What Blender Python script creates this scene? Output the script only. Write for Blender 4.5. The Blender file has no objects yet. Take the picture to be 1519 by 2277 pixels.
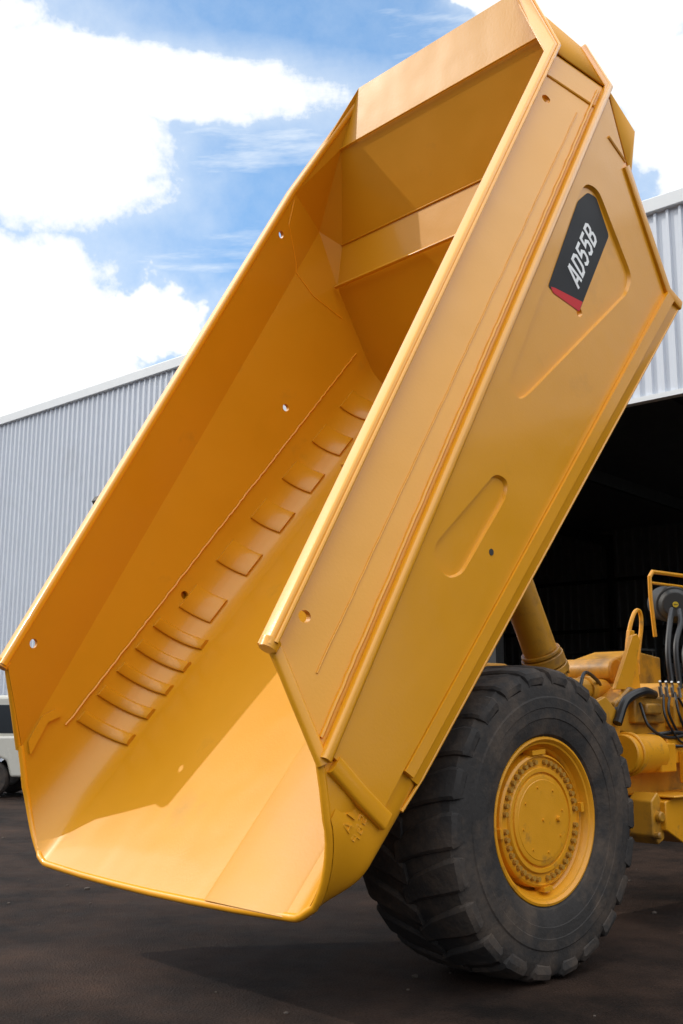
import bpy, bmesh, math, random
import numpy as np
from mathutils import Vector, Matrix
random.seed(7)
scene = bpy.context.scene
COL = scene.collection
rad = math.radians

# ------------------------------------------------------------------ helpers
def new_obj(name, me, parent=None, mat=None, smooth=35):
    ob = bpy.data.objects.new(name, me)
    COL.objects.link(ob)
    if parent: ob.parent = parent
    if mat: 
        if not me.materials: me.materials.append(mat)
    if smooth and me is not None and hasattr(me, 'polygons'):
        for p in me.polygons: p.use_smooth = True
        me.set_sharp_from_angle(angle=rad(smooth))
    return ob
def empty(name, loc=(0,0,0), parent=None):
    ob = bpy.data.objects.new(name, None); COL.objects.link(ob)
    ob.location = loc; ob.empty_display_size = .3
    if parent: ob.parent = parent
    return ob
def bm_mesh(bm, name, recalc=True):
    if recalc: bmesh.ops.recalc_face_normals(bm, faces=bm.faces[:])
    me = bpy.data.meshes.new(name); bm.to_mesh(me); bm.free(); return me
def bevel(ob, w=.01, seg=2, ang=35):
    m = ob.modifiers.new('bevel', 'BEVEL'); m.width = w; m.segments = seg
    m.limit_method = 'ANGLE'; m.angle_limit = rad(ang); m.harden_normals = False
    return ob
def add_box(bm, x0, x1, y0, y1, z0, z1, M=None):
    vs = [bm.verts.new((x, y, z)) for x in (x0, x1) for y in (y0, y1) for z in (z0, z1)]
    for f in ((0,1,3,2),(4,6,7,5),(0,4,5,1),(2,3,7,6),(0,2,6,4),(1,5,7,3)):
        bm.faces.new([vs[i] for i in f])
    if M is not None: bmesh.ops.transform(bm, matrix=M, verts=vs)
    return vs
def add_prism(bm, poly, y0, y1):
    a = [bm.verts.new((p[0], y0, p[1])) for p in poly]; b = [bm.verts.new((p[0], y1, p[1])) for p in poly]
    bm.faces.new(a); bm.faces.new(b[::-1])
    n = len(poly)
    for i in range(n): bm.faces.new([a[i], b[i], b[(i+1) % n], a[(i+1) % n]])
def add_cyl(bm, p0, p1, r0, r1=None, seg=24, cap=True):
    p0 = Vector(p0); p1 = Vector(p1); r1 = r0 if r1 is None else r1
    t = (p1-p0).normalized(); a = t.orthogonal().normalized(); b = t.cross(a)
    A = []; B = []
    for i in range(seg):
        w = 2*math.pi*i/seg; d = a*math.cos(w)+b*math.sin(w)
        A.append(bm.verts.new(p0+d*r0)); B.append(bm.verts.new(p1+d*r1))
    for i in range(seg): bm.faces.new([A[i], A[(i+1)%seg], B[(i+1)%seg], B[i]])
    if cap: bm.faces.new(A[::-1]); bm.faces.new(B)
def sweep(bm, path, prof, up, closed=False, cap=True):
    """sweep closed 2D profile (side, up) along path with mitred corners"""
    P = [Vector(p) for p in path]; n = len(P); up = Vector(up); rings = []
    for i in range(n):
        if closed: a = (P[i]-P[i-1]).normalized(); b = (P[(i+1)%n]-P[i]).normalized()
        else:
            a = (P[i]-P[i-1]).normalized() if i > 0 else (P[1]-P[0]).normalized()
            b = (P[i+1]-P[i]).normalized() if i < n-1 else a
        t = (a+b).normalized(); k = 1/max(.4, t.dot(a))
        s = t.cross(up).normalized(); u = s.cross(t).normalized()
        rings.append([bm.verts.new(P[i]+s*(q[0]*k)+u*q[1]) for q in prof])
    m = len(prof); rng = range(n) if closed else range(n-1)
    for i in rng:
        A = rings[i]; B = rings[(i+1) % n]
        for j in range(m): bm.faces.new([A[j], A[(j+1)%m], B[(j+1)%m], B[j]])
    if cap and not closed: bm.faces.new(rings[0][::-1]); bm.faces.new(rings[-1])
def circ(r, n=10, sx=1, sy=1): return [(r*sx*math.cos(2*math.pi*i/n), r*sy*math.sin(2*math.pi*i/n)) for i in range(n)]
def rrect(w, h, r=.015, k=3):
    out = []
    for cx, cy, a0 in ((w/2-r, h/2-r, 0), (-w/2+r, h/2-r, 90), (-w/2+r, -h/2+r, 180), (w/2-r, -h/2+r, 270)):
        for i in range(k+1):
            a = rad(a0+90*i/k); out.append((cx+r*math.cos(a), cy+r*math.sin(a)))
    return out
def revolve(bm, prof, seg=64, closed=False):
    rings = []
    for i in range(seg):
        a = 2*math.pi*i/seg
        rings.append([bm.verts.new((r*math.cos(a), y, r*math.sin(a))) for y, r in prof])
    n = len(prof)
    for i in range(seg):
        A = rings[i]; B = rings[(i+1)%seg]
        for j in range(n if closed else n-1):
            bm.faces.new([A[j], A[(j+1)%n], B[(j+1)%n], B[j]])
def catmull(pts, k=6):
    P = [Vector(p) for p in pts]; P = [P[0]*2-P[1]]+P+[P[-1]*2-P[-2]]; out = []
    for i in range(1, len(P)-2):
        for j in range(k):
            t = j/k; a, b, c, d = P[i-1], P[i], P[i+1], P[i+2]
            out.append(.5*((2*b)+(-a+c)*t+(2*a-5*b+4*c-d)*t*t+(-a+3*b-3*c+d)*t**3))
    out.append(P[-2]); return out
def round_poly(pts, r=.08, k=4):
    n = len(pts); out = []
    for i in range(n):
        p = Vector(pts[i]); a = Vector(pts[i-1])-p; b = Vector(pts[(i+1)%n])-p
        rr = min(r, a.length*.45, b.length*.45); A = p+a.normalized()*rr; B = p+b.normalized()*rr
        for j in range(k+1):
            t = j/k; out.append(tuple(A*(1-t)**2+p*2*t*(1-t)+B*t*t))
    return out

# ------------------------------------------------------------------ materials
def mat(name, base, rough=.5, metal=0, var=.0, var_scale=3, bump=0, bump_scale=60, coat=0, dark=None, dark_scale=1.5, dark_lo=.55, dark_hi=.75, spec=.5, wave=2.0):
    m = bpy.data.materials.new(name); m.use_nodes = True; nt = m.node_tree; N = nt.nodes; L = nt.links
    b = N['Principled BSDF']; b.inputs['Roughness'].default_value = rough; b.inputs['Metallic'].default_value = metal
    b.inputs['Coat Weight'].default_value = coat; b.inputs['Coat Roughness'].default_value = .12
    b.inputs['Specular IOR Level'].default_value = spec
    tc = N.new('ShaderNodeTexCoord')
    col = N.new('ShaderNodeMixRGB'); col.inputs[1].default_value = (*[c*(1-var) for c in base], 1); col.inputs[2].default_value = (*[min(1, c*(1+var)) for c in base], 1)
    n = N.new('ShaderNodeTexNoise'); n.inputs['Scale'].default_value = var_scale; n.inputs['Detail'].default_value = 4
    L.new(tc.outputs['Object'], n.inputs['Vector']); L.new(n.outputs['Fac'], col.inputs[0])
    out = col.outputs[0]
    if dark:
        n2 = N.new('ShaderNodeTexNoise'); n2.inputs['Scale'].default_value = dark_scale; n2.inputs['Detail'].default_value = 6; n2.inputs['Roughness'].default_value = .65
        L.new(tc.outputs['Object'], n2.inputs['Vector'])
        r = N.new('ShaderNodeMapRange'); r.inputs['From Min'].default_value = dark_lo; r.inputs['From Max'].default_value = dark_hi
        L.new(n2.outputs['Fac'], r.inputs['Value'])
        mx = N.new('ShaderNodeMixRGB'); L.new(r.outputs[0], mx.inputs[0]); L.new(out, mx.inputs[1]); mx.inputs[2].default_value = (*dark, 1); out = mx.outputs[0]
    L.new(out, b.inputs['Base Color'])
    rr = N.new('ShaderNodeMapRange'); rr.inputs['To Min'].default_value = max(0.03, rough-.1); rr.inputs['To Max'].default_value = min(1, rough+.12)
    L.new(n.outputs['Fac'], rr.inputs['Value']); L.new(rr.outputs[0], b.inputs['Roughness'])
    if bump:
        nb = N.new('ShaderNodeTexNoise'); nb.inputs['Scale'].default_value = bump_scale; nb.inputs['Detail'].default_value = 3
        L.new(tc.outputs['Object'], nb.inputs['Vector'])
        nw = N.new('ShaderNodeTexNoise'); nw.inputs['Scale'].default_value = 2.6; nw.inputs['Detail'].default_value = 1
        L.new(tc.outputs['Object'], nw.inputs['Vector'])
        ad = N.new('ShaderNodeMath'); ad.operation = 'MULTIPLY_ADD'; ad.inputs[1].default_value = wave
        L.new(nw.outputs['Fac'], ad.inputs[0]); L.new(nb.outputs['Fac'], ad.inputs[2])
        bp = N.new('ShaderNodeBump'); bp.inputs['Strength'].default_value = 1; bp.inputs['Distance'].default_value = bump
        L.new(ad.outputs[0], bp.inputs['Height']); L.new(bp.outputs[0], b.inputs['Normal'])
    return m
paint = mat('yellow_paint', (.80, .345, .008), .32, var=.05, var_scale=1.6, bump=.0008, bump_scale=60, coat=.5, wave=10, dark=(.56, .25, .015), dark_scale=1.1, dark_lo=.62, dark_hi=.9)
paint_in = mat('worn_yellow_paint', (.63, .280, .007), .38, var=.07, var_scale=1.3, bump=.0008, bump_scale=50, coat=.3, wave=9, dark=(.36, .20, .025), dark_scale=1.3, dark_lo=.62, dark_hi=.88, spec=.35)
paint_pale = mat('glare_pale_yellow_paint', (.60, .285, .030), .46, var=.10, var_scale=2.5, bump=.0009, bump_scale=50, coat=.1, wave=5, spec=.35)  # paler yellow that carries the sun glare on the tray floor
paint_hub = mat('hub_yellow_paint', (.74, .32, .008), .42, var=.08, var_scale=9, bump=.001, bump_scale=120, coat=.2, dark=(.34, .17, .03), dark_scale=6, dark_lo=.58, dark_hi=.75)
paint_ch = mat('grimy_yellow_paint', (.58, .27, .015), .45, var=.12, var_scale=6, bump=.001, bump_scale=120, coat=.1, dark=(.10, .06, .03), dark_scale=2.6, dark_lo=.48, dark_hi=.74)
bolt_m = mat('dull_bolt', (.40, .20, .025), .5, var=.3, var_scale=20)
rubber = mat('tyre_rubber', (.036, .033, .032), .78, var=.3, var_scale=6, bump=.005, bump_scale=30, dark=(.12, .088, .066), dark_scale=3.5, dark_lo=.44, dark_hi=.78, spec=.3)
black = mat('black_rubber_hose', (.012, .012, .013), .4, var=.2)
blackm = mat('black_vinyl', (.018, .018, .020), .5, var=.1, spec=.25)
redm = mat('red_vinyl', (.62, .015, .02), .45, var=.05, spec=.3)
white = mat('white_vinyl', (.9, .9, .9), .5, var=.02, spec=.3)
steel = mat('bare_steel', (.45, .44, .42), .3, metal=.9, var=.2, var_scale=12)
wall_m = mat('zincalume_sheet', (.62, .66, .73), .38, metal=.1, var=.05, var_scale=.5, bump=.001, bump_scale=8, dark=(.50, .52, .55), dark_scale=.35, dark_lo=.6, dark_hi=.9)
trim_m = mat('pale_trim', (.74, .77, .80), .45, var=.04)
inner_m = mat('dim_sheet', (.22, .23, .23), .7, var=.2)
cream = mat('cream_car_paint', (.62, .60, .53), .25, var=.03, coat=.6)
glass = mat('dark_glass', (.02, .025, .03), .06, var=.1, coat=.5)
plastic = mat('dark_plastic', (.03, .03, .03), .6, var=.2)

def ground_mat():
    m = bpy.data.materials.new('dirty_asphalt'); m.use_nodes = True; nt = m.node_tree; N = nt.nodes; L = nt.links
    b = N['Principled BSDF']; tc = N.new('ShaderNodeTexCoord')
    def noise(s, d=6, r=.6):
        n = N.new('ShaderNodeTexNoise'); n.inputs['Scale'].default_value = s; n.inputs['Detail'].default_value = d; n.inputs['Roughness'].default_value = r
        L.new(tc.outputs['Object'], n.inputs['Vector']); return n
    n1 = noise(.6, 8, .68); n2 = noise(3.2); n3 = noise(60, 3)
    cr = N.new('ShaderNodeValToRGB'); e = cr.color_ramp.elements
    e[0].position = .38; e[0].color = (.011, .008, .007, 1); e[1].position = .64; e[1].color = (.052, .031, .022, 1)
    L.new(n1.outputs['Fac'], cr.inputs[0])
    mx = N.new('ShaderNodeMixRGB'); mx.blend_type = 'OVERLAY'; mx.inputs[0].default_value = .6
    L.new(cr.outputs[0], mx.inputs[1]); L.new(n2.outputs['Fac'], mx.inputs[2])
    mx2 = N.new('ShaderNodeMixRGB'); mx2.blend_type = 'MULTIPLY'; mx2.inputs[0].default_value = .7
    r3 = N.new('ShaderNodeMapRange'); r3.inputs['From Min'].default_value = .3; r3.inputs['From Max'].default_value = .7; r3.inputs['To Min'].default_value = .5; r3.inputs['To Max'].default_value = 1.5
    L.new(n3.outputs['Fac'], r3.inputs['Value']); L.new(mx.outputs[0], mx2.inputs[1]); L.new(r3.outputs[0], mx2.inputs[2])
    L.new(mx2.outputs[0], b.inputs['Base Color'])
    rr = N.new('ShaderNodeMapRange'); rr.inputs['To Min'].default_value = .55; rr.inputs['To Max'].default_value = 1; L.new(n2.outputs['Fac'], rr.inputs['Value']); L.new(rr.outputs[0], b.inputs['Roughness'])
    b.inputs['Specular IOR Level'].default_value = .12
    ad = N.new('ShaderNodeMath'); ad.operation = 'ADD'; L.new(n2.outputs['Fac'], ad.inputs[0]); L.new(n3.outputs['Fac'], ad.inputs[1])
    bp = N.new('ShaderNodeBump'); bp.inputs['Distance'].default_value = .02; L.new(ad.outputs[0], bp.inputs['Height']); L.new(bp.outputs[0], b.inputs['Normal'])
    return m

# ------------------------------------------------------------------ ground
bm = bmesh.new(); bmesh.ops.create_grid(bm, x_segments=40, y_segments=40, size=300)
g = new_obj('ground', bm_mesh(bm, 'ground'), mat=ground_mat(), smooth=None); g['kind'] = 'structure'

# ------------------------------------------------------------------ truck
truck = empty('dump_truck', (.355, 0, 0))
truck['label'] = 'yellow articulated dump truck with its tray raised on the yard'; truck['category'] = 'dump truck'
TI = Matrix.Translation((-.355, 0, 0))
def tparent(ob):          # parent to truck, keeping world coordinates
    ob.parent = truck; ob.matrix_parent_inverse = TI; return ob

TH = rad(60.21)
bedM = Matrix.Translation((-2.021, 0, 2.045)) @ Matrix.Rotation(-TH, 4, 'Y')

def wy(h): return 1.7455-.0412*(-h-.51)           # outer wall half-width below the crease
def uy(h): return 1.58+.1655*(-h/.51)             # outer wall half-width above the crease
RT = .33
def arcT(a, s=1): return Vector((-.650-.440*max(0, math.sin(a))**1.18, s*(1.745-RT*(1-math.cos(a))), -1.04+RT-RT*math.sin(a)))
def arcF(a, s=1):
    hh = -1.72-.38*math.sin(a); return Vector((5.18+.576*(hh+1.01), s*(1.697-.38*(1-math.cos(a))), hh))
NA = 12
def half_profile():
    T = [(0, 1.58, 0), (-.41, 1.7455, -.51), (-.525, 1.746, -.610)]
    F = [(5.47, 1.58, 0), (5.53, 1.7455, -.51), (5.18, 1.725, -1.01)]
    for i in range(NA+1):
        a = rad(90*i/NA); T.append(arcT(a)); F.append(arcF(a))
    for y, d in ((.9, .014), (.45, .022)): T.append((-1.095-d, y, -1.04-d*.6)); F.append((5.18+.576*(-2.10+1.01), y, -2.10))
    T.append((-1.12, 0, -1.056)); F.append((5.18+.576*(-1.09), 0, -2.10))
    return T, F
T, F = half_profile()
full_T = [Vector(p) for p in T]+[Vector((p[0], -p[1], p[2])) for p in T[-2::-1]]
full_F = [Vector(p) for p in F]+[Vector((p[0], -p[1], p[2])) for p in F[-2::-1]]
NS = 14; n = len(full_T)
bm = bmesh.new(); G = []
for s in range(NS+1):
    t = s/NS; G.append([bm.verts.new(full_T[i].lerp(full_F[i], t)) for i in range(n)])
for s in range(NS):
    for i in range(n-1): bm.faces.new([G[s][i], G[s][i+1], G[s+1][i+1], G[s+1][i]])
# front wall (stepped) and inner corner gussets
E = G[-1]
def V(l, y, h): return bm.verts.new((l, y, h))
B = [V(6.55, .98, .13), V(6.55, -.98, .13)]; L2 = [V(6.07, 1.25, -.07), V(6.07, -1.25, -.07)]; L3 = [V(5.54, 1.62, -.79), V(5.54, -1.62, -.79)]
for k, (A, D, Fm) in enumerate(((E[0], E[1], E[2]), (E[-1], E[-2], E[-3]))):
    for f in ((A, B[k], L2[k]), (A, L2[k], D), (D, L2[k], L3[k]), (D, L3[k], Fm)):
        bm.faces.new(f if k == 0 else f[::-1])
bm.faces.new([B[0], B[1], L2[1], L2[0]]); bm.faces.new([L2[0], L2[1], L3[1], L3[0]]); bm.faces.new([L3[0], L3[1], E[-3], E[2]])
bm.faces.new([E[i] for i in range(2, n-2)])
bmesh.ops.recalc_face_normals(bm, faces=bm.faces[:])
bm.normal_update()
ff = min(bm.faces, key=lambda f: (f.calc_center_median()-Vector((1.5, 0, -1.5))).length)
if ff.normal.z > 0: bmesh.ops.reverse_faces(bm, faces=bm.faces[:])
me = bpy.data.meshes.new('dump_body'); bm.to_mesh(me); bm.free()
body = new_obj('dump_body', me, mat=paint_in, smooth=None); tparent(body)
body.matrix_parent_inverse = Matrix.Identity(4); body.matrix_basis = TI @ bedM
m = body.modifiers.new('solidify', 'SOLIDIFY'); m.thickness = .035; m.offset = -1; m.use_even_offset = True

def bpart(name, me_, mt=paint, smooth=35):
    ob = new_obj(name, me_, parent=body, mat=mt, smooth=smooth); return ob

# lift holes cut through both sides
cut_bm = bmesh.new()
for l, h in ((.25, -.115), (4.98, -.12), (3.59, -1.12), (1.39, -1.115)):
    add_cyl(cut_bm, (l, -2.2, h), (l, -1.2, h), .036, seg=20); add_cyl(cut_bm, (l, 1.2, h), (l, 2.2, h), .036, seg=20)
cutme = bm_mesh(cut_bm, 'cut'); cutter = bpy.data.objects.new('cut', cutme); COL.objects.link(cutter)
cutter.matrix_world = bedM.copy()
def apply_bool(ob):
    md = ob.modifiers.new('b', 'BOOLEAN'); md.operation = 'DIFFERENCE'; md.object = cutter; md.solver = 'EXACT'
    dg = bpy.context.evaluated_depsgraph_get(); dg.update()
    nm = bpy.data.meshes.new_from_object(ob.evaluated_get(dg)); ob.modifiers.clear(); ob.data = nm
    while len(nm.materials) < 2: nm.materials.append(paint)
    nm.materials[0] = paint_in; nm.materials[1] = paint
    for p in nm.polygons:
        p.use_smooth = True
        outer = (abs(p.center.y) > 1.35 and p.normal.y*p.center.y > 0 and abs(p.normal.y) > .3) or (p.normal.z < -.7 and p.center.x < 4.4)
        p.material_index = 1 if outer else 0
    nm.set_sharp_from_angle(angle=rad(9.5)); nm.name = 'dump_body'

# exterior skin with pressed pockets
SK = .028
pock1 = round_poly([(4.40, -.655), (4.55, -.68), (4.635, -.82), (4.37, -1.50), (4.20, -1.52), (2.60, -.93), (2.46, -.86), (2.49, -.71)], .10)
pock2 = round_poly([(1.10, -.645), (1.87, -.90), (1.91, -1.03), (1.80, -1.07), (1.10, -.95), (1.00, -.86), (1.00, -.72)], .08)
def skin(sgn):
    bm = bmesh.new()
    outer = [(-.36, -.56), (2.5, -.56), (5.46, -.56), (5.14, -1.03), (4.62, -1.93), (2.2, -1.50), (-.17, -1.075), (-.40, -1.04)]
    loops = [outer, pock1, pock2]; edges = []; tops = []
    for lp in loops:
        vs = [bm.verts.new((x, sgn*(wy(z)+SK), z)) for x, z in lp]; tops.append(vs)
        for i in range(len(vs)): edges.append(bm.edges.new((vs[i], vs[(i+1) % len(vs)])))
    bmesh.ops.triangle_fill(bm, use_beauty=True, use_dissolve=False, edges=edges)
    for vs, lp in zip(tops, loops):
        cx = sum(p[0] for p in lp)/len(lp); cz = sum(p[1] for p in lp)/len(lp)
        lo = []
        for x, z in lp:
            d = Vector((cx-x, cz-z)); d = d.normalized()*.022 if lp is not outer else Vector((0, 0))
            lo.append(bm.verts.new((x+d.x, sgn*(wy(z)-.002), z+d.y)))
        for i in range(len(vs)): bm.faces.new([vs[i], vs[(i+1) % len(vs)], lo[(i+1) % len(lo)], lo[i]])
    me_ = bm_mesh(bm, 'side_panel')
    big = max(me_.polygons, key=lambda p: p.area)
    if big.normal.y*sgn < 0: me_.flip_normals()
    return me_
skins = [bpart('side_panel', skin(s), smooth=25) for s in (-1, 1)]
bpy.context.view_layer.update()
apply_bool(body)
bpy.data.objects.remove(cutter)

bm = bmesh.new(); l, h = 1.39, -1.115
add_cyl(bm, (l, -(wy(h)+SK), h), (l, -(wy(h)+SK+.003), h), .022, seg=20)  # dark disc on the skin, stands in for the shade inside a hole
bpart('hole_shade_disc', bm_mesh(bm, 'hole_shade_disc'), plastic)

# top rail, flat folded plate following sides, chamfers and front edge
bm = bmesh.new()
path = [(-.02, -1.592, .012), (5.47, -1.592, .012), (6.56, -.99, .14), (6.56, .99, .14), (5.47, 1.592, .012), (-.02, 1.592, .012)]
sweep(bm, path, rrect(.115, .06, .022, 4), (0, 0, 1))
for s in (-1, 1):
    sweep(bm, [(-.0, s*1.655, .004), (5.49, s*1.655, .004), (6.6, s*1.045, .13)], circ(.014, 8), (0, 0, 1))
    add_cyl(bm, (-.035, s*1.60, .0), (.02, s*1.60, .0), .052, .058, seg=20)
bpart('top_rail', bm_mesh(bm, 'top_rail'))

def sstep(x): x = max(0, min(1, x)); return x*x*(3-2*x)
def wob(a, b, k=60, amp=.0025):
    return [Vector(a).lerp(Vector(b), i/k)+Vector((random.uniform(-1, 1), 0, random.uniform(-1, 1)))*amp for i in range(k+1)]
for s in (-1, 1):
    # crease rail
    bm = bmesh.new()
    sweep(bm, [(-.40, s*1.768, -.515), (5.55, s*1.768, -.515), (6.45, s*1.27, -.50)], rrect(.065, .062, .02, 3), (0, 0, 1))
    sweep(bm, wob((-.30, s*1.735, -.455), (5.45, s*1.735, -.455), 90, .003), circ(.012, 6), (0, 0, 1))
    bpart('crease_rail', bm_mesh(bm, 'crease_rail'))
    # lower rail: outer face and underside, lying outside the rounded floor corner
    bm = bmesh.new(); rows = []
    for l, ht, hb in ((4.70, -1.90, -2.185), (2.2, -1.47, -1.718), (-.16, -1.05, -1.283)):
        rows.append([bm.verts.new((l, s*y, h)) for y, h in ((wy(ht)+.002, ht), (1.712, hb+.035), (1.704, hb+.014), (1.684, hb), (1.40, hb+.01))])
    for a, b in zip(rows, rows[1:]):
        for i in range(4): bm.faces.new([a[i], a[i+1], b[i+1], b[i]])
    ob = bpart('lower_rail', bm_mesh(bm, 'lower_rail'), smooth=50)
    bm = bmesh.new(); vv = []
    for l, a_, b_ in ((4.62, -1.93, -2.03), (2.2, -1.505, -1.59), (-.16, -1.085, -1.165)):
        vv.append([bm.verts.new((l, s*y, h)) for y, h in ((wy(a_)-.0, a_), (1.756, a_), (1.754, b_), (1.700, b_))])
    for a, b in zip(vv, vv[1:]):
        for i in range(3): bm.faces.new([a[i], a[i+1], b[i+1], b[i]])
    bm.faces.new(vv[0]); bm.faces.new(vv[-1][::-1])
    ob = bpart('side_strip', bm_mesh(bm, 'side_strip'))
    # rear corner wrap, from the square lower rail to the rounded tail lip
    bm = bmesh.new(); K = 18; M_ = 20; rows = []
    for j in range(M_+1):
        q = (j/M_)**1.3; row = []
        for i in range(K+2):
            a = rad(90*min(i, K)/K)
            p = arcT(a); L0 = p.x+.012; l = L0+(-.05-L0)*q
            be = sstep(q*3.4); t = 0
            for _ in range(6):
                A_ = arcT(a).lerp(arcF(a), t); t += (l-A_.x)/6.0
            A_ = arcT(a).lerp(arcF(a), max(0, t))
            c, d = math.cos(a), math.sin(a); ex = .30
            by = (abs(c)**ex if c > 1e-6 else 0); bz = (abs(d)**ex if d > 1e-6 else 0)
            bot = -1.266+.22*(-.30-l) if l < -.3 else -1.266-.18*(l+.30)
            Q = Vector((l, 1.40+.322*by, -.72+(bot+.72)*bz))
            P_ = A_.lerp(Q, be); off = .012
            P_.y += c*off*(1-be); P_.z -= d*off; P_.x = l
            if i > K: P_.y = 1.0
            row.append(bm.verts.new((P_.x, s*P_.y, P_.z)))
        rows.append(row)
    for a, b in zip(rows, rows[1:]):
        for i in range(K+1): bm.faces.new([a[i], a[i+1], b[i+1], b[i]])
    bpart('corner_wrap', bm_mesh(bm, 'corner_wrap'), smooth=60)
    bm = bmesh.new()
    sweep(bm, [(4.70, s*1.705, -2.165), (2.2, s*1.705, -1.70), (-.10, s*1.700, -1.278), (-.34, s*1.690, -1.225)], circ(.011, 8), (0, 0, 1))
    bpart('edge_bead', bm_mesh(bm, 'edge_bead'))
    # front fold strip
    bm = bmesh.new()
    sweep(bm, [(5.13, s*(wy(-1.0)+.025), -1.0), (4.66, s*(wy(-1.95)+.03), -1.95), (4.70, s*(wy(-2.15)+.03), -2.16)], rrect(.05, .085, .012, 2), (1, 0, -.6))
    bpart('front_strip', bm_mesh(bm, 'front_strip'))
    # tail stiffener
    bm = bmesh.new()
    sweep(bm, [(-.385, s*(wy(-.6)+.008), -.585), (-.43, s*(wy(-.9)+.008), -.85), (-.458, s*(wy(-1.08)+.002), -1.10)], rrect(.065, .11, .02, 3), (1, 0, 0))
    bpart('tail_stiffener', bm_mesh(bm, 'tail_stiffener'))
    # tail edge bar of the upper panel
    bm = bmesh.new()
    sweep(bm, [(.02, s*1.585, -.03), (-.20, s*1.665, -.28), (-.42, s*1.75, -.53)], rrect(.05, .075, .02, 3), (1, 0, 0))
    bpart('tail_edge_bar', bm_mesh(bm, 'tail_edge_bar'))
    # welds
    bm = bmesh.new(); r_ = .006; o = .003
    sweep(bm, wob((5.08, s*(uy(-.38)+o), -.38), (.0, s*(uy(-.30)+o), -.30)), circ(r_, 6), (0, 0, 1))
    sweep(bm, [(5.21, s*(uy(-.04)+o), -.05), (5.27, s*(uy(-.48)+o), -.48)], circ(.012, 6), (1, 0, 0))
    sweep(bm, [(5.15, s*(wy(-.71)+SK), -.71), (5.17, s*(wy(-1.0)+SK), -.98)], circ(.014, 6), (1, 0, 0))
    sweep(bm, wob((4.70, s*(wy(-1.53)-.039), -1.53), (-.10, s*(wy(-.74)-.039), -.74), 120, .004), circ(.008, 6), (0, 0, 1))
    f_ = lambda z: (uy(z) if z > -.51 else wy(z))-.037
    sweep(bm, [(x, s*f_(z), z) for x, z in ((5.40, -.04), (5.15, -.14), (4.97, -.45), (4.90, -.51), (4.84, -.80), (4.90, -1.20))], circ(.007, 6), (0, 1, .1))
    sweep(bm, wob((-.02, s*(uy(-.08)+.004), -.10), (-.31, s*(uy(-.44)+.004), -.44), 24, .003), circ(.010, 6), (1, 0, 0))
    bpart('weld_seam', bm_mesh(bm, 'weld_seam'), paint)
    # doubler plate on the inner wall at the tail
    bm = bmesh.new()
    pl = round_poly([(-.36, -.53), (-.14, -.525), (-.03, -.60), (-.06, -.665), (-.16, -.59), (-.44, -.60)], .02, 3)
    a = [bm.verts.new((x, s*(f_(z)+.004), z)) for x, z in pl]; b = [bm.verts.new((x, s*(f_(z)-.022), z)) for x, z in pl]
    bm.faces.new(a); bm.faces.new(b)
    for i in range(len(a)): bm.faces.new([a[i], a[(i+1)%len(a)], b[(i+1)%len(a)], b[i]])
    bpart('doubler_plate', bm_mesh(bm, 'doubler_plate'), paint_in, smooth=20)

# outer front corner panels and the back of the front wall
bm = bmesh.new()
o = .012
def quad(*pts): bm.faces.new([bm.verts.new(p) for p in pts])
for s in (-1, 1):
    quad((5.48, s*(1.58+o), .0), (6.56, s*(.98+o), .12), (6.44, s*(1.25+o), -.50), (5.54, s*(1.745+o), -.51))
    quad((5.54, s*(1.745+o), -.53), (6.44, s*(1.25+o), -.50), (5.78, s*(1.60+o), -1.08), (5.20, s*(1.73+o), -1.01))
    quad((5.20, s*(1.73+o), -1.01), (5.78, s*(1.60+o), -1.08), (5.25, s*(1.69+o), -1.12))
    quad((5.20, s*(1.73+o), -1.01), (5.25, s*(1.69+o), -1.12), (4.72, s*(1.66+o), -2.14), (4.66, s*(1.69+o), -1.95))
pts = [(6.56, .98+o, .12), (6.44, 1.25+o, -.50), (5.78, 1.60+o, -1.08), (5.25, 1.69+o, -1.12), (4.72, 1.66+o, -2.14)]
for a, b in zip(pts, pts[1:]):
    quad(a, b, (b[0], -b[1], b[2]), (a[0], -a[1], a[2]))
bmesh.ops.remove_doubles(bm, verts=bm.verts[:], dist=.002)
paint_mt = mat('matt_yellow_paint', (.68, .30, .008), .6, var=.05, var_scale=1.6, spec=.25)
ob = bpart('front_wall_panel', bm_mesh(bm, 'front_wall_panel'), paint_mt, smooth=20)
sm = ob.modifiers.new('s', 'SOLIDIFY'); sm.thickness = .012; sm.offset = 0
# inner ledge edges of the front wall
bm = bmesh.new()
sweep(bm, [(5.11, -1.66, -.955), (5.11, 1.66, -.955)], rrect(.03, .035, .008, 2), (0, 0, 1))
sweep(bm, [(6.02, -1.24, -.05), (6.02, 1.24, -.05)], circ(.008, 6), (0, 0, 1))
sweep(bm, [(5.515, -1.6, -.755), (5.515, 1.6, -.755)], circ(.008, 6), (0, 0, 1))
bpart('ledge_edge', bm_mesh(bm, 'ledge_edge'), paint_in)

# tail lip bead
bm = bmesh.new()
sweep(bm, [v+Vector((.005, -math.copysign(.016, v.y) if abs(v.y) > 1.3 else 0, .018 if v.z < -1.0 else 0)) for v in full_T[1:-1]], circ(.025, 10), (1, 0, 0.001))
bpart('tail_lip', bm_mesh(bm, 'tail_lip'), paint, smooth=50)

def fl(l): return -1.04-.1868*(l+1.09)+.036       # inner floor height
# overlapping floor plate at the tail, sun glare painted in as paler yellow
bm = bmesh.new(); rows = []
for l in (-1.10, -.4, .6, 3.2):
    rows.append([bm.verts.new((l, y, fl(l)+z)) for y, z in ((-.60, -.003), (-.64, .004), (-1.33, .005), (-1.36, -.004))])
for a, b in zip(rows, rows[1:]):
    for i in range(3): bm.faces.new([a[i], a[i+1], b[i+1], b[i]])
bpart('floor_plate', bm_mesh(bm, 'floor_plate'), paint_pale, smooth=60)

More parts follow.
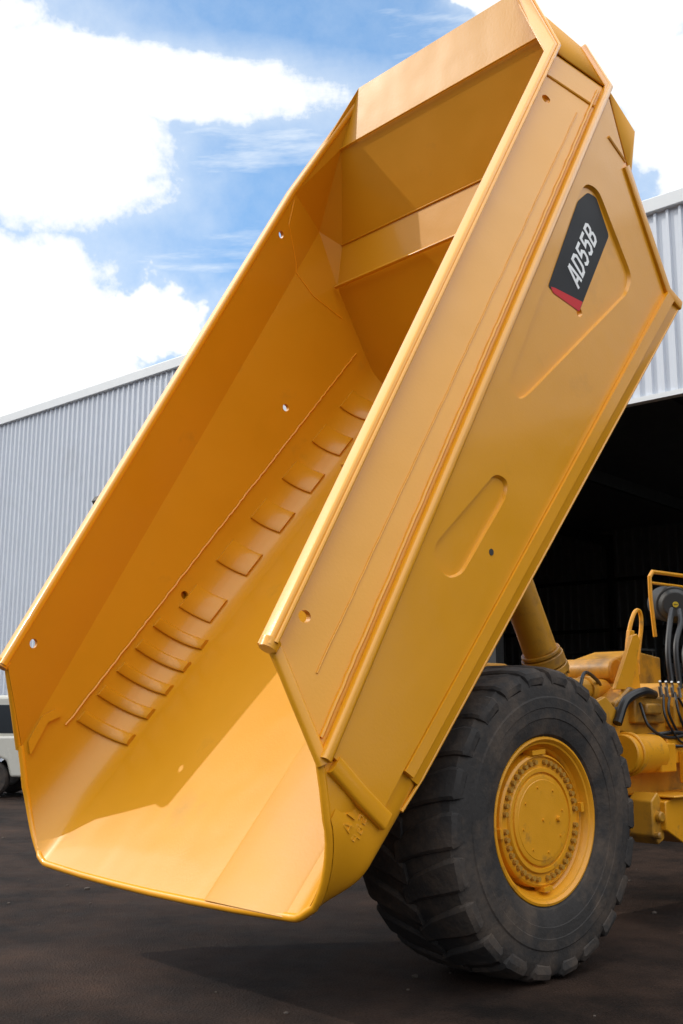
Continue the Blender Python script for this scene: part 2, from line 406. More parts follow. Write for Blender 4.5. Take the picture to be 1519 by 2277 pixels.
# wear bars wrapping the floor corner
def arc_pt(l, deg, s, off):
    a = rad(max(0, min(90, deg))); t = .3
    for _ in range(6):
        A_ = arcT(a).lerp(arcF(a), t); t += (l-A_.x)/6.0
    A_ = arcT(a).lerp(arcF(a), t)
    nrm = Vector((0, math.cos(a), -math.sin(a)))
    p = A_-nrm*(.035+off)
    if deg < 0: p.z += -rad(deg)*.36; p.y += .002
    return (l, s*p.y, p.z)
def wear_bar(l0, w, d0, d1, s, th):
    bm = bmesh.new(); K = 12; rings = []
    for i in range(K+1):
        d = d0+(d1-d0)*i/K
        rings.append([bm.verts.new(arc_pt(l0+lx, d, s, of)) for lx, of in ((0, -.01), (-.002, th*.7), (.012, th), (w-.022, th), (w-.004, th*.5), (w, -.01))])
    for a, b in zip(rings, rings[1:]):
        for j in range(5): bm.faces.new([a[j], a[j+1], b[j+1], b[j]])
    bm.faces.new(rings[0]); bm.faces.new(rings[-1][::-1])
    return bm_mesh(bm, 'wear_bar')
for s in (1, -1):
    for l in (4.05, 3.50, 2.95, 2.40, 1.84, 1.27):
        bpart('wear_bar', wear_bar(l, .27, 8, 58, s, .028), paint_in, smooth=40)
    for l in (.99, .74, .49, .24, -.02):
        bpart('wear_bar', wear_bar(l, .105, -4, 76, s, .034), paint_in, smooth=40)

# decal in the upper pocket, near side
def flat(name, pts, off, mt, sgn=-1):
    bm = bmesh.new(); bm.faces.new([bm.verts.new((x, sgn*(wy(z)+off), z)) for x, z in pts])
    return bpart(name, bm_mesh(bm, name, False), mt, smooth=None)
dec = round_poly([(4.36, -.69), (4.53, -.75), (4.59, -.85), (4.45, -1.125), (3.585, -1.115), (3.465, -.735)], .03, 3)
flat('decal', dec, .004, blackm)
flat('decal_stripe', [(3.47, -.80), (3.59, -1.112), (3.69, -1.112), (3.52, -.80), (3.49, -.76)], .0055, redm)
# bold condensed block letters drawn as flat strokes
GL = {'A': [(0, [(.10, 0), (.43, 1)]), (0, [(.90, 0), (.57, 1)]), (0, [(.22, .26), (.78, .26)]), (0, [(.36, .915), (.64, .915)])],
      'D': [(1, [(.15, .08), (.15, .92), (.62, .92), (.85, .76), (.85, .24), (.62, .08)])],
      '1': [(0, [(.5, 0), (.5, 1)])], '9': [(0, [(.8, 0), (.8, .92), (.2, .92), (.2, .5), (.8, .5)])], '8': [(1, [(.2, .08), (.2, .92), (.8, .92), (.8, .08)]), (0, [(.2, .5), (.8, .5)])],
      '2': [(0, [(.2, .92), (.8, .92), (.8, .55), (.2, .4), (.2, .08), (.85, .08)])],
      '5': [(0, [(.92, .915), (.20, .915), (.18, .54), (.62, .60), (.84, .46), (.84, .22), (.64, .085), (.34, .085), (.10, .20)])],
      'B': [(1, [(.15, .08), (.15, .50), (.66, .50), (.86, .38), (.86, .21), (.66, .08)]), (1, [(.15, .51), (.15, .92), (.62, .92), (.82, .81), (.82, .63), (.62, .51)])]}
def letters(name, text, x, h0, lw, lh, step, shear, st_w, off, mt, thick=.0001):
    bm = bmesh.new(); cnt = 0
    for ch in text:
        for closed, st in GL[ch]:
            cnt += 1; pp = []
            for px, py in st:
                h = h0+py*lh; pp.append((x+px*lw+py*shear, -(wy(h)+off+.00025*(cnt % 4)), h))
            sweep(bm, pp, [(-st_w, -thick), (st_w, -thick), (st_w, thick), (-st_w, thick)], (0, -1, .04), closed=bool(closed))
        x += step
    return bpart(name, bm_mesh(bm, name), mt, smooth=None)
letters('lettering', 'AD55B', 3.735, -1.025, .098, .185, .114, .022, .0135, .0065, white)
# hand-welded marks at the tail corner
letters('weld_marking', 'A1', -.64, -.88, .05, .065, .06, 0, .004, .008, paint, .006)
letters('weld_marking', '982', -.66, -.975, .045, .065, .055, 0, .004, -.001, paint, .005)

# ------------------------------------------------------------------ wheel
def make_tyre():
    bm = bmesh.new()
    prof = [(-.345,.52),(-.40,.56),(-.422,.62),(-.428,.66),(-.434,.665),(-.436,.70),(-.437,.73),(-.441,.735),(-.441,.80),(-.434,.81),(-.430,.86),(-.425,.91),(-.390,.965),(-.30,.99),(0,.998)]
    prof = prof+[(-y, r) for y, r in prof[-2::-1]]
    revolve(bm, prof, 96)
    NL_ = 22
    st = [(-.431,.90,-.41,.88,0),(-.436,.945,-.40,.93,0.0),(-.420,.980,-.39,.955,.004),(-.372,1.004,-.34,.97,.012),(-.24,1.020,-.24,.98,.05),(-.10,1.023,-.10,.98,.10),(.03,1.023,.03,.98,.17)]
    wd = [.165,.19,.205,.205,.185,.16,.13]
    for side in (1, -1):
        for k in range(NL_):
            a0 = 2*math.pi*(k+(.5 if side < 0 else 0))/NL_+random.uniform(-.012, .012); rings = []
            wj = random.uniform(.90, 1.06); rj = random.uniform(-.008, .003)
            for (yt, rt, yb, rb, da), w in zip(st, wd):
                a = a0+da; w *= wj; ring = []
                for aa, yy, rr in ((a-w/2-.014, yb, rb), (a-w/2-.003, yt*.995, rt-.012+rj), (a-w/2+.016, yt, rt+rj), (a+w/2-.016, yt, rt+rj), (a+w/2+.003, yt*.995, rt-.012+rj), (a+w/2+.014, yb, rb)):
                    ring.append(bm.verts.new((rr*math.cos(aa), yy*side, rr*math.sin(aa))))
                rings.append(ring)
            for A, Bq in zip(rings, rings[1:]):
                for j in range(5): bm.faces.new([A[j], A[j+1], Bq[j+1], Bq[j]])
            bm.faces.new(rings[0]); bm.faces.new(rings[-1])
    for v in bm.verts:
        if v.co.z < -.99: v.co.z = -.99+(v.co.z+.99)*.2
        v.co.z = max(v.co.z, -.999)
    return bm_mesh(bm, 'tyre')
def make_rim():
    bm = bmesh.new()
    prof = [(-.30,.545),(-.365,.548),(-.388,.54),(-.392,.525),(-.38,.512),(-.372,.508),(-.368,.495),(-.345,.485),(-.32,.475),(-.31,.462),(-.30,.455),(-.26,.45),(-.20,.40)]
    revolve(bm, prof, 72); return bm_mesh(bm, 'rim')
def make_hub():
    bm = bmesh.new()
    prof = [(-.19,.44),(-.30,.432),(-.335,.428),(-.345,.418),(-.347,.412),(-.332,.408),(-.332,.345),(-.345,.340),(-.350,.335),(-.350,.310),(-.335,.305),(-.335,.298),(-.350,.292),(-.352,.285),(-.353,.262),(-.356,.258),(-.357,.10),(-.357,.001)]
    revolve(bm, prof, 72)
    for k in range(8):
        a = 2*math.pi*(k+.3)/8; x, z = .215*math.cos(a), .215*math.sin(a)
        add_cyl(bm, (x, -.35, z), (x, -.364, z), .007, seg=8)
    add_cyl(bm, (.16, -.35, .0), (.16, -.378, .0), .02, .016, seg=10)
    add_cyl(bm, (.0, -.35, .0), (.0, -.366, .0), .009, seg=8)
    for k, (a, w) in enumerate(((94, .07), (274, .045), (8, .03), (188, .03))):
        add_box(bm, .425, .455, -.362, -.28, -w, w, Matrix.Rotation(-rad(a), 4, 'Y'))
    return bm_mesh(bm, 'hub')
w = empty('wheel', (0, -1.19, 1.0), truck)
new_obj('tyre', make_tyre(), w, rubber, 30); new_obj('rim', make_rim(), w, paint_hub, 30); new_obj('hub', make_hub(), w, paint_hub, 30)
bm = bmesh.new(); add_cyl(bm, (0, 0, 0), (0, -.026, 0), .0185, .0165, seg=8); bolt_me = bm_mesh(bm, 'wheel_bolt')
for k in range(44):
    if k % 11 == 0: continue
    a = 2*math.pi*k/44; b_ = new_obj('wheel_bolt', bolt_me, w, bolt_m, 30); b_.location = (.377*math.cos(a), -.332, .377*math.sin(a))

def tp(name, bm, mt=None, bev=.01, smooth=35):
    ob = new_obj(name, bm_mesh(bm, name), mat=mt or paint_ch, smooth=smooth); tparent(ob)
    if bev: bevel(ob, bev)
    return ob
# axle
bm = bmesh.new(); add_cyl(bm, (.355, -.8, 1.0), (.355, .8, 1.0), .22, seg=28); add_cyl(bm, (.355, -.28, 1.0), (.355, .28, 1.0), .38, seg=28)
tp('axle', bm, None, .02)
# rear frame
for s in (-1, 1):
    bm = bmesh.new()
    add_prism(bm, [(-.75, 1.35), (-.75, 1.15), (-.3, 1.0), (6.3, .98), (6.3, 1.25), (2.2, 1.28), (1.2, 1.55), (-.2, 1.55)], s*.42, s*.60)
    tp('frame_rail', bm, None, .015)
bm = bmesh.new(); add_box(bm, -.7, -.5, -.42, .42, 1.1, 1.32); tp('frame_brace', bm)
bm = bmesh.new(); add_box(bm, 2.4, 2.7, -.42, .42, 1.0, 1.24); tp('frame_brace', bm)
bm = bmesh.new(); add_box(bm, 4.6, 4.9, -.42, .42, 1.0, 1.24); tp('frame_brace', bm)
# hoist cylinders: wide barrel below, gland collar, rod running up to the tray
for s in (-1, 1):
    bm = bmesh.new()
    a = Vector((1.88, s*.62, 1.68)); b = Vector((.66, s*.62, 3.9)); d = (b-a).normalized()
    add_cyl(bm, a, a+d*.42, .15, seg=32); add_cyl(bm, a+d*.40, a+d*.46, .185, seg=32); add_cyl(bm, a+d*.47, a+d*.56, .178, seg=32); add_cyl(bm, a+d*.57, a+d*.60, .165, seg=32); add_cyl(bm, a+d*.60, b, .14, seg=32)
    add_cyl(bm, a-Vector((0, .16, 0)), a+Vector((0, .16, 0)), .15, seg=24)
    for k in range(10):
        w_ = 2*math.pi*k/10; q = d.orthogonal().normalized(); q = Matrix.Rotation(w_, 3, d) @ q
        add_cyl(bm, a+d*.36+q*.165, a+d*.40+q*.165, .014, seg=6)
    tp('hoist_cylinder', bm, None, .006)
bm = bmesh.new()
add_prism(bm, [(2.75, .97), (2.9, 1.0), (6.0, 1.0), (6.0, .62), (3.0, .62), (2.75, .74)], -1.0, -.62)
add_box(bm, 2.80, 6.0, -1.06, -.60, 1.0, 1.02)
tp('side_box', bm, paint_hub, .012)
bm = bmesh.new()
add_cyl(bm, (2.55, -.72, 1.36), (3.05, -.72, 1.36), .17, seg=32); add_cyl(bm, (2.62, -.72, 1.36), (2.68, -.72, 1.36), .19, seg=32); add_box(bm, 3.0, 4.8, -.82, -.45, 1.27, 1.42); add_box(bm, 3.15, 3.9, -.80, -.6, 1.425, 1.50)
add_box(bm, 2.95, 3.2, -.86, -.7, 1.2, 1.45); add_box(bm, 3.3, 3.42, -.9, -.82, 1.1, 1.38)
tp('cross_member', bm, paint_hub, .012)
bm = bmesh.new()
add_prism(bm, [(2.75, 1.55), (2.75, 1.80), (3.0, 1.95), (3.5, 1.86), (3.7, 2.0), (4.6, 1.98), (4.6, 1.5), (3.2, 1.5)], -.55, .5)
add_box(bm, 2.95, 3.45, -.62, -.5, 1.62, 1.86); add_box(bm, 3.55, 4.2, -.66, -.5, 1.58, 1.9); add_box(bm, 3.6, 3.75, -.74, -.66, 1.64, 1.84); add_box(bm, 3.05, 3.3, -.68, -.62, 1.7, 1.8)
tp('valve_housing', bm, None, .02)
bm = bmesh.new(); add_prism(bm, [(2.80, 1.92), (3.12, 2.42), (3.20, 2.44), (3.25, 2.38), (3.06, 1.92)], -.52, -.48); tp('bracket', bm, paint_hub, .006)
bm = bmesh.new(); add_prism(bm, [(3.3, 1.92), (3.42, 2.5), (3.5, 2.5), (3.56, 1.95)], -.3, -.26); tp('bracket', bm, paint_hub, .006)
bm = bmesh.new(); add_prism(bm, [(2.15, 1.5), (2.2, 1.75), (2.5, 1.85), (2.7, 1.7), (2.7, 1.4)], -.62, -.56); tp('bracket', bm, paint_ch, .006)
bm = bmesh.new(); add_prism(bm, [(3.5, 1.98), (3.5, 2.2), (4.1, 2.35), (4.6, 2.3), (4.6, 1.98)], .1, .6); tp('engine_cover', bm, None, .02)
bm = bmesh.new(); add_box(bm, 3.0, 3.4, -.2, .3, 1.9, 2.15); add_cyl(bm, (3.1, -.35, 2.1), (3.1, .3, 2.1), .12, seg=20); tp('pump', bm, paint_ch, .02)
bm = bmesh.new(); add_box(bm, 2.3, 2.7, -.5, -.1, 1.3, 1.75); tp('valve_block', bm, plastic, .02)
bm = bmesh.new()
add_cyl(bm, (1.95, -.25, 1.92), (3.0, -.25, 1.92), .10, seg=24); add_cyl(bm, (2.0, -.25, 1.92), (2.12, -.25, 1.92), .13, seg=24); add_cyl(bm, (2.7, -.25, 1.92), (2.78, -.25, 1.92), .125, seg=24)
tp('steering_cylinder', bm, None, .005)
bm = bmesh.new()
add_box(bm, 1.3, 2.2, .2, .9, 1.55, 2.15); add_box(bm, 1.5, 2.1, .12, .2, 1.8, 2.05); add_cyl(bm, (1.7, .5, 2.15), (1.7, .5, 2.25), .1)
tp('hydraulic_tank', bm, None, .03)
# handrails
bm = bmesh.new()
sweep(bm, [(4.35, 0, 2.5), (4.30, 0, 2.9), (4.30, 0, 3.12), (4.36, 0, 3.18), (5.3, 0, 3.2), (5.6, 0, 3.2)], circ(.022, 8), (0, 1, 0)); sweep(bm, [(4.32, 0, 3.06), (5.6, 0, 3.08)], circ(.016, 8), (0, 1, 0))
tp('handrail', bm, paint_hub, 0)
bm = bmesh.new()
sweep(bm, catmull([(3.78, 0, 2.15), (3.86, 0, 2.5), (3.98, 0, 2.72), (4.08, 0, 2.74), (4.1, 0, 2.6), (4.02, 0, 2.3), (4.0, 0, 2.1)]), circ(.022, 8), (0, 1, 0))
tp('grab_handle', bm, paint_hub, 0)
# air cleaner
bm = bmesh.new(); add_cyl(bm, (4.55, -.12, 2.84), (4.9, .2, 2.9), .19, seg=32); add_cyl(bm, (4.50, -.165, 2.835), (4.56, -.115, 2.84), .13, .18, seg=32)
ac = tp('air_cleaner', bm, plastic, .01)
bm = bmesh.new(); add_cyl(bm, (4.498, -.167, 2.834), (4.492, -.173, 2.833), .03, seg=20)
new_obj('badge', bm_mesh(bm, 'badge'), ac, mat('yellow_badge', (.7, .5, .03), .4), 30)
bm = bmesh.new(); M = Matrix.Translation((4.491, -.174, 2.833)) @ Matrix.Rotation(rad(-48), 4, 'Z')
for k in (-1, 0, 1): add_box(bm, k*.014-.004, k*.014+.004, -.001, .001, -.006, .006, M)
new_obj('badge_mark', bm_mesh(bm, 'badge_mark'), ac, plastic, None)
# hoses
hs = [([(4.2,-.3,2.75),(3.95,-.42,2.6),(3.75,-.5,2.3),(3.7,-.55,2.0)], .028), ([(4.35,-.3,2.75),(4.15,-.42,2.6),(3.9,-.5,2.35),(3.85,-.55,1.95)], .028),
      ([(4.5,-.3,2.7),(4.3,-.42,2.5),(4.05,-.5,2.3),(4.0,-.55,2.0)], .028),
      ([(2.6,-.66,1.62),(2.75,-.66,1.82),(3.0,-.68,1.9),(3.3,-.6,1.88)], .042),
      ([(3.4,-.7,1.86),(3.3,-.75,1.7),(3.5,-.75,1.5),(3.7,-.75,1.6),(3.55,-.7,1.86)], .012), ([(3.5,-.7,1.9),(3.42,-.78,1.7),(3.6,-.78,1.46),(3.85,-.75,1.6),(3.65,-.7,1.9)], .012),
      ([(3.3,-.7,1.88),(3.15,-.8,1.68),(3.35,-.82,1.46),(3.6,-.8,1.50),(3.8,-.7,1.75)], .011), ([(3.0,-.64,1.8),(2.95,-.75,1.6),(3.15,-.8,1.5),(3.5,-.82,1.52)], .014),
      ([(2.9,-.65,1.5),(3.3,-.8,1.54),(3.8,-.7,1.5)], .018), ([(2.3,-.3,1.8),(2.6,-.5,1.7),(2.8,-.55,1.75)], .024), ([(2.1,-.62,1.85),(2.3,-.55,2.05),(2.7,-.4,2.0),(2.9,-.3,1.95)], .016),
      ([(3.0,-.5,1.5),(3.1,-.65,1.45),(3.3,-.85,1.42),(3.7,-.86,1.44),(4.1,-.8,1.5)], .014)]
for pts, r_ in hs:
    bm = bmesh.new(); sweep(bm, catmull(pts, 8), circ(r_, 10), (0, 1, .1)); tp('hose', bm, black, 0)
for k, x in enumerate((3.30, 3.40, 3.50, 3.62)):
    bm = bmesh.new(); add_cyl(bm, (x, -.68, 1.86), (x-.02, -.68, 1.95), .018, seg=8); add_cyl(bm, (x, -.68, 1.95), (x-.05, -.7, 2.0), .012, seg=8)
    tp('fitting', bm, steel, 0)
bm = bmesh.new()
add_prism(bm, [(2.62, .70), (2.62, .98), (2.72, 1.05), (2.80, .95), (2.80, .66), (2.7, .62)], -.95, -.72); add_cyl(bm, (2.7, -1.0, .85), (2.7, -.68, .85), .045, seg=16); add_cyl(bm, (2.66, -1.0, .70), (2.66, -.68, .70), .03, seg=16)
tp('pin_bracket', bm, None, .012)

# ------------------------------------------------------------------ shed
shed = empty('shed', (9.2, 0, 0)); shed.rotation_euler = (0, 0, rad(5.85))
shed['label'] = 'long pale corrugated steel workshop shed with a wide open doorway'; shed['category'] = 'shed'
def corr(bm, y0, y1, z0, z1, x=0, pitch=.21, d=.042):
    ys = []; y = y0
    while y < y1:
        for dy, dx in ((0, 0), (pitch*.60, 0), (pitch*.70, -d), (pitch*.9, -d)): 
            if y+dy <= y1: ys.append((y+dy, x+dx))
        y += pitch
    ys.append((y1, x)); prev = None
    for yy, xx in ys:
        cur = [bm.verts.new((xx, yy, z)) for z in (z0, z1)]
        if prev: bm.faces.new([prev[0], cur[0], cur[1], prev[1]])
        prev = cur
OY0, OY1, OH, EZ = -12, 8.5, 6.62, 9.85
bm = bmesh.new(); corr(bm, OY1, 48, 0, EZ-.12); corr(bm, OY0, OY1, OH, EZ-.12); corr(bm, -26, OY0, 0, EZ-.12)
new_obj('wall', bm_mesh(bm, 'wall', False), shed, wall_m, 20)
bm = bmesh.new()
add_box(bm, -.10, .05, -26, 48, EZ-.19, EZ+.06)
ob = new_obj('gutter', bm_mesh(bm, 'gutter'), shed, trim_m, 30); bevel(ob, .02)
bm = bmesh.new()
add_box(bm, -.07, .08, OY0, OY1, OH-.05, OH+.03); add_box(bm, -.05, .25, OY1, OY1+.12, 0, OH+.04); add_box(bm, -.05, .25, OY0-.12, OY0, 0, OH+.04)
new_obj('door_frame', bm_mesh(bm, 'door_frame'), shed, trim_m, 30)
bm = bmesh.new()
def roofz(x): return EZ+(x+.3)/14.3*1.6 if x < 14 else EZ+1.6-(x-14)/14.3*1.6
for a, b, y0, y1 in [(.06, 14, -26, 48), (14, 21, -26, 48), (26, 28.3, -26, 48), (21, 26, 6, 48), (21, 26, -26, -8)]:  # unseen gap left in the rear slope, added to light the back wall
    bm.faces.new([bm.verts.new(p) for p in ((a, y0, roofz(a)), (a, min(48, y1), roofz(a)), (b, min(48, y1), roofz(b)), (b, y0, roofz(b)))])
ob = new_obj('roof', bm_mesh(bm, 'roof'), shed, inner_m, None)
bm = bmesh.new(); corr(bm, -26, 48, 0, EZ+.1, x=28, pitch=.4, d=.08)
for yy in (-26, 48):
    bm.faces.new([bm.verts.new((x, yy, z)) for x, z in ((0, 0), (28, 0), (28, EZ), (14, EZ+1.5), (0, EZ))])
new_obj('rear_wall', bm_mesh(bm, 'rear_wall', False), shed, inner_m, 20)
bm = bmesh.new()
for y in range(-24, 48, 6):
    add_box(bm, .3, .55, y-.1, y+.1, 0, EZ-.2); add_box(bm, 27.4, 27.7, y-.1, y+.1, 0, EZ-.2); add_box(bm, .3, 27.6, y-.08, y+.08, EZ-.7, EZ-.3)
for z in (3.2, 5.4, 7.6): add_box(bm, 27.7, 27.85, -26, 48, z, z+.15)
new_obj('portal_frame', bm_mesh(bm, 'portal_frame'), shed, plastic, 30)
# storage racks inside the shed
for k, (x, y) in enumerate(((26, 6), (28, 12), (29, 18))):
    rk = empty('storage_rack', (x, y, 0)); rk['label'] = 'dusty steel storage rack with boxes inside the dark shed'; rk['category'] = 'rack'; rk['group'] = 'storage racks along the shed back wall'
    for yy in (-2.2, 0, 2.2):
        for xx in (0, .8):
            bm = bmesh.new(); add_box(bm, xx-.05, xx+.05, yy-.05, yy+.05, 0, 4.2); new_obj('upright', bm_mesh(bm, 'upright'), rk, inner_m, 30)
    for z in (.4, 1.7, 3.0, 4.1):
        bm = bmesh.new(); add_box(bm, -.05, .85, -2.3, 2.3, z, z+.08); new_obj('shelf', bm_mesh(bm, 'shelf'), rk, inner_m, 30)
        if z < 4:
            for yy in (-1.7, -.6, .6, 1.6):
                if random.random() < .8:
                    bm = bmesh.new(); hh = random.uniform(.4, .9); add_box(bm, .0, .75, yy-.42, yy+.42, z+.085, z+hh); add_box(bm, -.02, .77, yy-.44, yy+.44, z+hh, z+hh+.04)
                    ob = new_obj('box', bm_mesh(bm, 'box'), rk, random.choice((inner_m, trim_m, paint_hub)), 30); bevel(ob, .02)
# small flood lamp on the wall
lampo = empty('flood_lamp', (7.31, 16.5, 6.72)); lampo['label'] = 'small dark flood lamp mounted on the shed wall'; lampo['category'] = 'lamp'
lampo.scale = (.6, .6, .6)
bm = bmesh.new(); add_prism(bm, [(-.5, .2), (-.62, .0), (-.52, -.16), (-.3, .05)], -.25, .25)
new_obj('lamp_housing', bm_mesh(bm, 'lamp_housing'), lampo, plastic, 30)
bm = bmesh.new(); add_box(bm, -.35, .2, -.04, .04, .0, .06); new_obj('bracket', bm_mesh(bm, 'bracket'), lampo, plastic, 30)

# ------------------------------------------------------------------ parked car
car = empty('parked_car', (4.96, 14.76, 0)); car.rotation_euler = (0, 0, math.atan2(-.672, .741))
car['label'] = 'cream four-wheel-drive wagon parked beside the shed wall'; car['category'] = 'car'
def cpart(name, bm, mt, bev=.03):
    ob = new_obj(name, bm_mesh(bm, name), car, mt, 40)
    if bev: bevel(ob, bev, 3)
    return ob
bm = bmesh.new()
add_prism(bm, [(-4.9, .55), (-4.95, 1.0), (-4.8, 1.12), (-3.7, 1.22), (-.12, 1.25), (-.04, 1.0), (-.02, .5), (-.25, .42), (-.55, .42), (-.65, .75), (-.95, .88), (-1.3, .75), (-1.4, .42), (-3.6, .42), (-3.7, .75), (-4.0, .88), (-4.35, .75), (-4.45, .45)], 0, 1.8)
cpart('body', bm, cream, .05)
bm = bmesh.new(); add_prism(bm, [(-3.75, 1.2), (-3.1, 1.95), (-2.9, 2.05), (-.4, 2.08), (-.24, 1.98), (-.10, 1.2)], .1, 1.7); cpart('cabin', bm, cream, .08)
for a, b in ((-3.0, -2.1), (-2.0, -1.2), (-1.1, -.52)):
    bm = bmesh.new()
    add_prism(bm, [(a-(.35 if a < -2.9 else 0), 1.3), (a+.05, 1.88), (b, 1.88), (b+(.06 if b > -.6 else 0), 1.3)], .085, .12)
    cpart('window', bm, glass, .01)
bm = bmesh.new(); add_box(bm, -.17, -.13, .35, 1.45, 1.35, 1.85); cpart('rear_window', bm, glass, .01)
bm = bmesh.new(); add_box(bm, -.3, .08, .0, 1.8, .36, .56); cpart('rear_bumper', bm, plastic, .04)
bm = bmesh.new(); add_box(bm, -4.98, -4.6, 0, 1.8, .36, .6); cpart('front_bumper', bm, plastic, .04)
bm = bmesh.new(); add_box(bm, -.06, .0, .03, .16, .75, 1.15); cpart('tail_light', bm, redm, .01)
for wx in (-.98, -4.02):
    for yy in (.02, 1.56):
        w = empty('wheel', (wx, yy, .38), car)
        bm = bmesh.new(); revolve(bm, [(0, .2), (-.02, .22), (-.02, .34), (.03, .38), (.19, .38), (.24, .34), (.24, .2)], 32, True); new_obj('tyre', bm_mesh(bm, 'tyre'), w, rubber, 40)
        bm = bmesh.new(); revolve(bm, [(.02, .21), (.0, .2), (.04, .16), (.03, .06), (.0, .05), (.0, .001)], 32); new_obj('rim', bm_mesh(bm, 'rim'), w, steel, 40)

# loose stones on the yard
bm = bmesh.new()
for k in range(260):
    x = random.uniform(-4.5, 6); y = random.uniform(-5, 12); r_ = random.choice((.006, .01, .014, .022))*random.uniform(.6, 1.2)
    q = bmesh.ops.create_icosphere(bm, subdivisions=1, radius=r_)
    for v in q['verts']: v.co = Vector((v.co.x*random.uniform(.8, 1.4), v.co.y, v.co.z*.6))+Vector((x, y, r_*.3))
st_ = new_obj('gravel', bm_mesh(bm, 'gravel'), mat=mat('stone', (.08, .065, .055), .9, var=.4), smooth=None)
st_['kind'] = 'stuff'

# ------------------------------------------------------------------ sun, sky with clouds
S = Vector((-.464, .656, .595)).normalized()
sl = bpy.data.lights.new('sun', 'SUN'); sl.energy = 2.0; sl.angle = rad(.6); sl.color = (1, .93, .83)
so = bpy.data.objects.new('sun', sl); COL.objects.link(so); so.rotation_euler = S.to_track_quat('Z', 'Y').to_euler()
w = bpy.data.worlds.new('World'); scene.world = w; w.use_nodes = True
nt = w.node_tree; N = nt.nodes; L = nt.links; N.clear()
def setin(i, v):
    if isinstance(v, (int, float)): i.default_value = v
    else: L.new(v, i)
def math_(op, a, b=0.0, c=0.0):
    m = N.new('ShaderNodeMath'); m.operation = op
    setin(m.inputs[0], a); setin(m.inputs[1], b); setin(m.inputs[2], c); return m.outputs[0]
def maprange(v, a, b, c, d, smooth=False):
    m = N.new('ShaderNodeMapRange'); m.inputs['From Min'].default_value = a; m.inputs['From Max'].default_value = b; m.inputs['To Min'].default_value = c; m.inputs['To Max'].default_value = d
    if smooth: m.interpolation_type = 'SMOOTHSTEP'
    L.new(v, m.inputs['Value']); return m.outputs[0]
tc = N.new('ShaderNodeTexCoord'); sx = N.new('ShaderNodeSeparateXYZ'); L.new(tc.outputs['Generated'], sx.inputs[0])
def noise(scale, detail=6, rough=.6, vec=None, off=0):
    mp = N.new('ShaderNodeMapping'); mp.inputs['Location'].default_value = (off, off*.7, 0); L.new(vec if vec else tc.outputs['Generated'], mp.inputs[0])
    n_ = N.new('ShaderNodeTexNoise'); n_.inputs['Scale'].default_value = scale; n_.inputs['Detail'].default_value = detail; n_.inputs['Roughness'].default_value = rough
    L.new(mp.outputs[0], n_.inputs['Vector']); return n_.outputs['Fac']
az0 = math_('MULTIPLY', math_('ARCTAN2', sx.outputs[1], sx.outputs[0]), 57.2958)
el0 = math_('MULTIPLY', math_('ARCSINE', sx.outputs[2]), 57.2958)
nA = noise(10, 5, .6); nA2 = noise(10, 5, .6, off=3.3); nB = noise(38, 5, .65)
az = math_('MULTIPLY_ADD', math_('SUBTRACT', nA, .5), 9.0, az0); el = math_('MULTIPLY_ADD', math_('SUBTRACT', nA2, .5), 6.0, el0)
cv = N.new('ShaderNodeCombineXYZ'); L.new(math_('MULTIPLY', az0, .05), cv.inputs[0]); L.new(math_('ADD', math_('MULTIPLY', el0, .30), math_('MULTIPLY', az0, .02)), cv.inputs[1])
nS = noise(1.3, 6, .62, vec=cv.outputs[0])       # horizontally streaked cirrus
nC = noise(3.2, 6, .6)
banks = [(65.3, 29.4, 8.0, 5.4), (71, 34.5, 6.4, 2.6), (65.5, 18.5, 8.2, 6.2), (57.5, 20.5, 3.0, 2.0),
         (33.4, 35, 6.4, 5.4), (39.3, 36.0, 2.2, 1.4), (28.5, 29.5, 3.6, 4.6), (46, 9, 16, 5)]
def blob(b, az, el):
    dx = math_('DIVIDE', math_('SUBTRACT', az, b[0]), b[2]); dy = math_('DIVIDE', math_('SUBTRACT', el, b[1]), b[3])
    return math_('SUBTRACT', 1.0, math_('SQRT', math_('ADD', math_('MULTIPLY', dx, dx), math_('MULTIPLY', dy, dy))))
tot = None
for b in banks:
    v = blob(b, az, el); tot = v if tot is None else math_('MAXIMUM', tot, v)
el_t = math_('SUBTRACT', el0, math_('MULTIPLY', math_('SUBTRACT', az0, 48.5), .03))
wk = math_('MULTIPLY_ADD', math_('SUBTRACT', nA2, .5), 1.6, el_t)
stk = blob((59.0, 32.0, 12.0, 1.75), az0, wk)
stk = math_('ADD', math_('MULTIPLY', stk, .9), math_('MULTIPLY', math_('SUBTRACT', nS, .5), .6))
tot = math_('MAXIMUM', math_('MAXIMUM', tot, stk), -.6)
away = math_('ABSOLUTE', math_('SUBTRACT', az0, 47.8))
outv = maprange(away, 20, 34, 0, 1)
tot = math_('ADD', tot, math_('MULTIPLY', outv, math_('ADD', math_('MULTIPLY', math_('SUBTRACT', nC, .42), 3.0), .6)))
tot = math_('ADD', tot, math_('MULTIPLY', math_('SUBTRACT', nB, .5), .45))
msk = maprange(tot, -.12, .18, 0, 1, True)
wisp = maprange(nS, .47, .76, 0, .85, True)
veil = maprange(tot, -.7, .05, 0, .5)
fac = math_('MAXIMUM', msk, math_('MAXIMUM', wisp, veil))
sky = N.new('ShaderNodeTexSky'); sky.sky_type = 'NISHITA'; sky.sun_disc = False
sky.sun_elevation = math.asin(S.z); sky.sun_rotation = math.atan2(S.x, S.y); sky.air_density = 1.0; sky.dust_density = .3; sky.ozone_density = 3
bg1 = N.new('ShaderNodeBackground'); bg1.inputs[1].default_value = .15; L.new(sky.outputs[0], bg1.inputs[0])
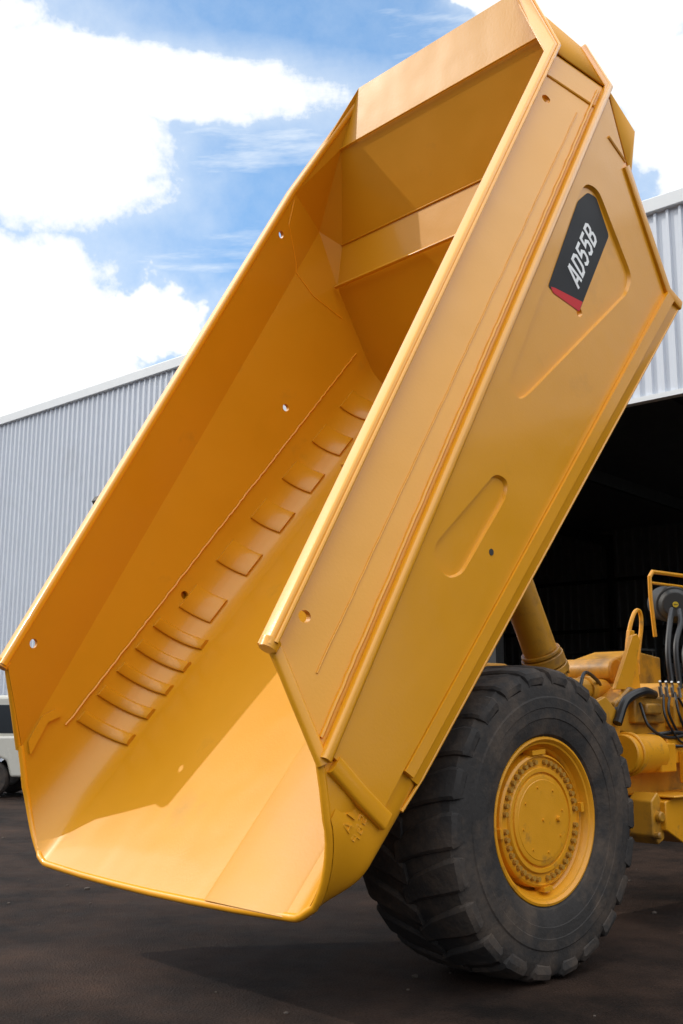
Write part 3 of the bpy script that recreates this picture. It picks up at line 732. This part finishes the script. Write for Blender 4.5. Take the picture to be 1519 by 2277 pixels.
# thin high haze lifts the blue, more towards the horizon
bgh = N.new('ShaderNodeBackground'); bgh.inputs[1].default_value = 1.05; bgh.inputs[0].default_value = (.27, .56, 1.0, 1)
mixh = N.new('ShaderNodeMixShader'); L.new(maprange(el0, 38, 12, .5, .85), mixh.inputs[0]); L.new(bg1.outputs[0], mixh.inputs[1]); L.new(bgh.outputs[0], mixh.inputs[2])
# unseen clouds outside the view, boosted high up and dimmed low to light the tray side
bg2 = N.new('ShaderNodeBackground')
hi = maprange(el0, 4, 40, .32, 2.4)
stg = math_('ADD', 1.12, math_('MULTIPLY', outv, math_('SUBTRACT', hi, 1.12))); L.new(stg, bg2.inputs[1])
cc = N.new('ShaderNodeValToRGB'); e = cc.color_ramp.elements; e[0].position = .0; e[0].color = (.82, .89, .96, 1); e[1].position = .35; e[1].color = (1.0, .985, .95, 1)
L.new(tot, cc.inputs[0]); L.new(cc.outputs[0], bg2.inputs[0])
mix = N.new('ShaderNodeMixShader'); L.new(fac, mix.inputs[0]); L.new(mixh.outputs[0], mix.inputs[1]); L.new(bg2.outputs[0], mix.inputs[2])
wo = N.new('ShaderNodeOutputWorld'); L.new(mix.outputs[0], wo.inputs[0])
w.cycles.sampling_method = 'MANUAL'; w.cycles.sample_map_resolution = 512

# ------------------------------------------------------------------ camera
yaw, pitch, roll = .8341, .1886, .0049
f = Vector((math.cos(pitch)*math.cos(yaw), math.cos(pitch)*math.sin(yaw), math.sin(pitch)))
r = Vector((math.sin(yaw), -math.cos(yaw), 0)); u = r.cross(f)
r, u = r*math.cos(roll)+u*math.sin(roll), -r*math.sin(roll)+u*math.cos(roll)
cd = bpy.data.cameras.new('camera'); cam = bpy.data.objects.new('camera', cd); COL.objects.link(cam)
Mx = Matrix.Identity(4)
for i in range(3): Mx[i][0] = r[i]; Mx[i][1] = u[i]; Mx[i][2] = -f[i]; Mx[i][3] = (-5.597, -6.1027, 1.6649)[i]
cam.matrix_world = Mx
cd.sensor_fit = 'VERTICAL'; cd.sensor_height = 36; cd.lens = 2386.8/2277*36; cd.clip_end = 1500; cd.clip_start = .05
scene.camera = cam
scene.view_settings.view_transform = 'Standard'; scene.view_settings.look = 'None'; scene.view_settings.exposure = 0
